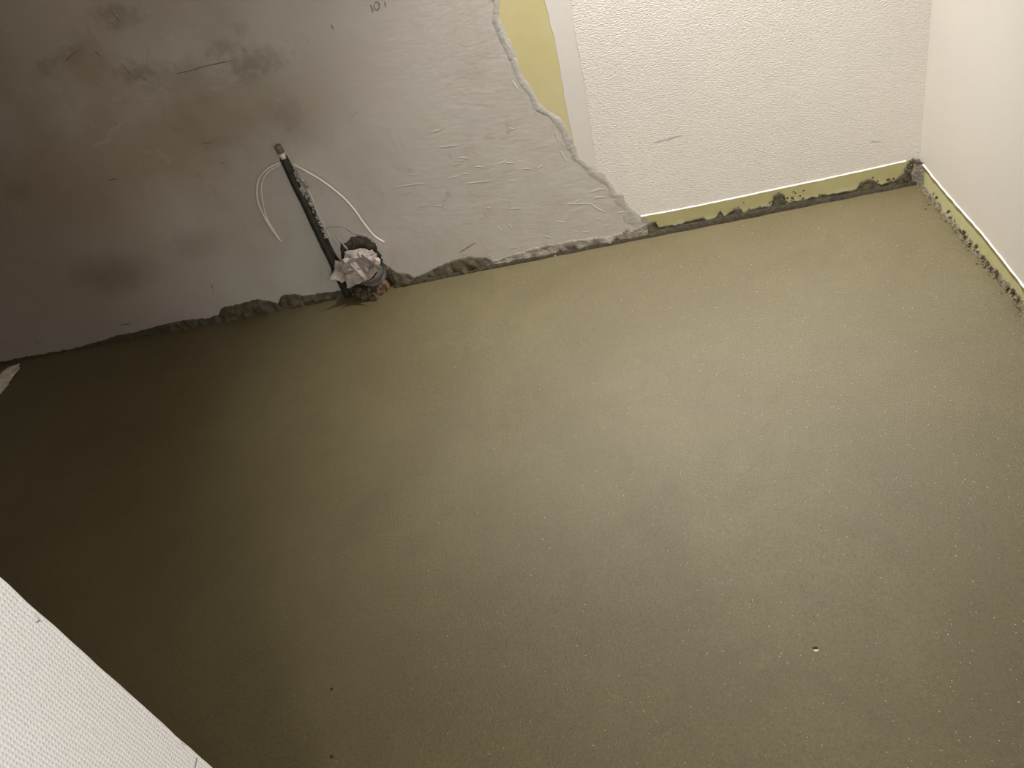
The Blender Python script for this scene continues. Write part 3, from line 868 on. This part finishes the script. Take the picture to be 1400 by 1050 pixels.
flap(bm, PC + Vector((0.050, -0.040, -0.020)), (0.9, 0, 0.5), (0, -0.6, 0.8), (0.2, -1, 0.3), 17, 0.060, 0.040)
flap(bm, PC + Vector((0.010, -0.022, 0.052)), (1, 0, 0), (0, 0.5, 1), (0, -1, 0.8), 19, 0.075, 0.040)
ball = obj('crumpled_paper', bm, 'tissue')
thing(ball, 'crumpled greyish paper stuffed into the waste pipe opening', 'paper')

# ------------------------------------------------------------------ torn scrap at the far left and stone chips in the screed
bm = bmesh.new(); K = 13; rows = []
SC = [(-3.7007, -0.0323), (-3.6622, -0.0901), (-3.6633, -0.1363), (-3.65, -0.1801), (-3.6368, -0.218), (-3.6337, -0.2673), (-3.6468, -0.3941), (-3.8217, -0.3651), (-3.8238, -0.2225), (-3.7462, -0.1207), (-3.746, -0.0685), (-3.7358, -0.0446)]
cx = sum(p[0] for p in SC) / len(SC); cy = sum(p[1] for p in SC) / len(SC)
sc = roughen(SC, 0.02, 0.012, 12.0)
for k in range(7):
    t = k / 6; row = []
    for (x, y) in sc:
        X = cx + (x - cx) * t; Y = cy + (y - cy) * t
        z = 0.004 + 0.020 * (1 - t) ** 0.9 + 0.022 * abs(noise.noise(Vector((X * 14, Y * 14, 3)))) * (1 - 0.6 * t) + 0.008 * noise.noise(Vector((X * 40, Y * 40, 8)))
        row.append(bm.verts.new((X, Y, max(z, 0.0015) if t < 1 else 0.001 + 0.004 * abs(noise.noise(Vector((X * 30, Y * 30, 1)))))))
    rows.append(row)
for A, B in zip(rows[1:], rows[2:]):
    for k in range(len(sc)):
        bm.faces.new((A[k], A[(k + 1) % len(sc)], B[(k + 1) % len(sc)], B[k]))
bm.faces.new(rows[1])
for vt in rows[0]: bm.verts.remove(vt)
scrap = obj('paper_scrap', bm, 'scrap')
thing(scrap, 'crumpled pale paper scrap on the dark floor at the left edge', 'paper')

(gx, gy) = GEM[0]
gem = thing(empty('stone_chip', (gx, gy, floor_z(gx, gy))), 'tiny white stone chip beside a small hole in the screed', 'stone')
bm = bmesh.new(); add_lump(bm, (0.0, -0.0025, 0.0005), (0.0042, 0.0022, 0.0022), 3.0, sub=2, rough=0.4); obj('chip', bm, 'chip_white', gem)
bm = bmesh.new(); add_lump(bm, (0.0, 0.0022, -0.0004), (0.0052, 0.0032, 0.0014), 5.0, sub=2, rough=0.4); obj('hole', bm, 'chip_dark', gem)
for (x, y), r, lab in ((GEM[1], 0.0032, 'tiny dark stone chip in the screed, the upper of two above one another'),
                       (GEM[2], 0.0036, 'tiny dark stone chip in the screed close to the bottom of the photo')):
    bm = bmesh.new(); add_lump(bm, (0, 0, 0), (r, r * 0.9, r * 0.6), r * 999, sub=2, rough=0.6)
    o = obj('stone_chip', bm, 'chip_dark'); o.location = (x, y, floor_z(x, y)); thing(o, lab, 'stone')
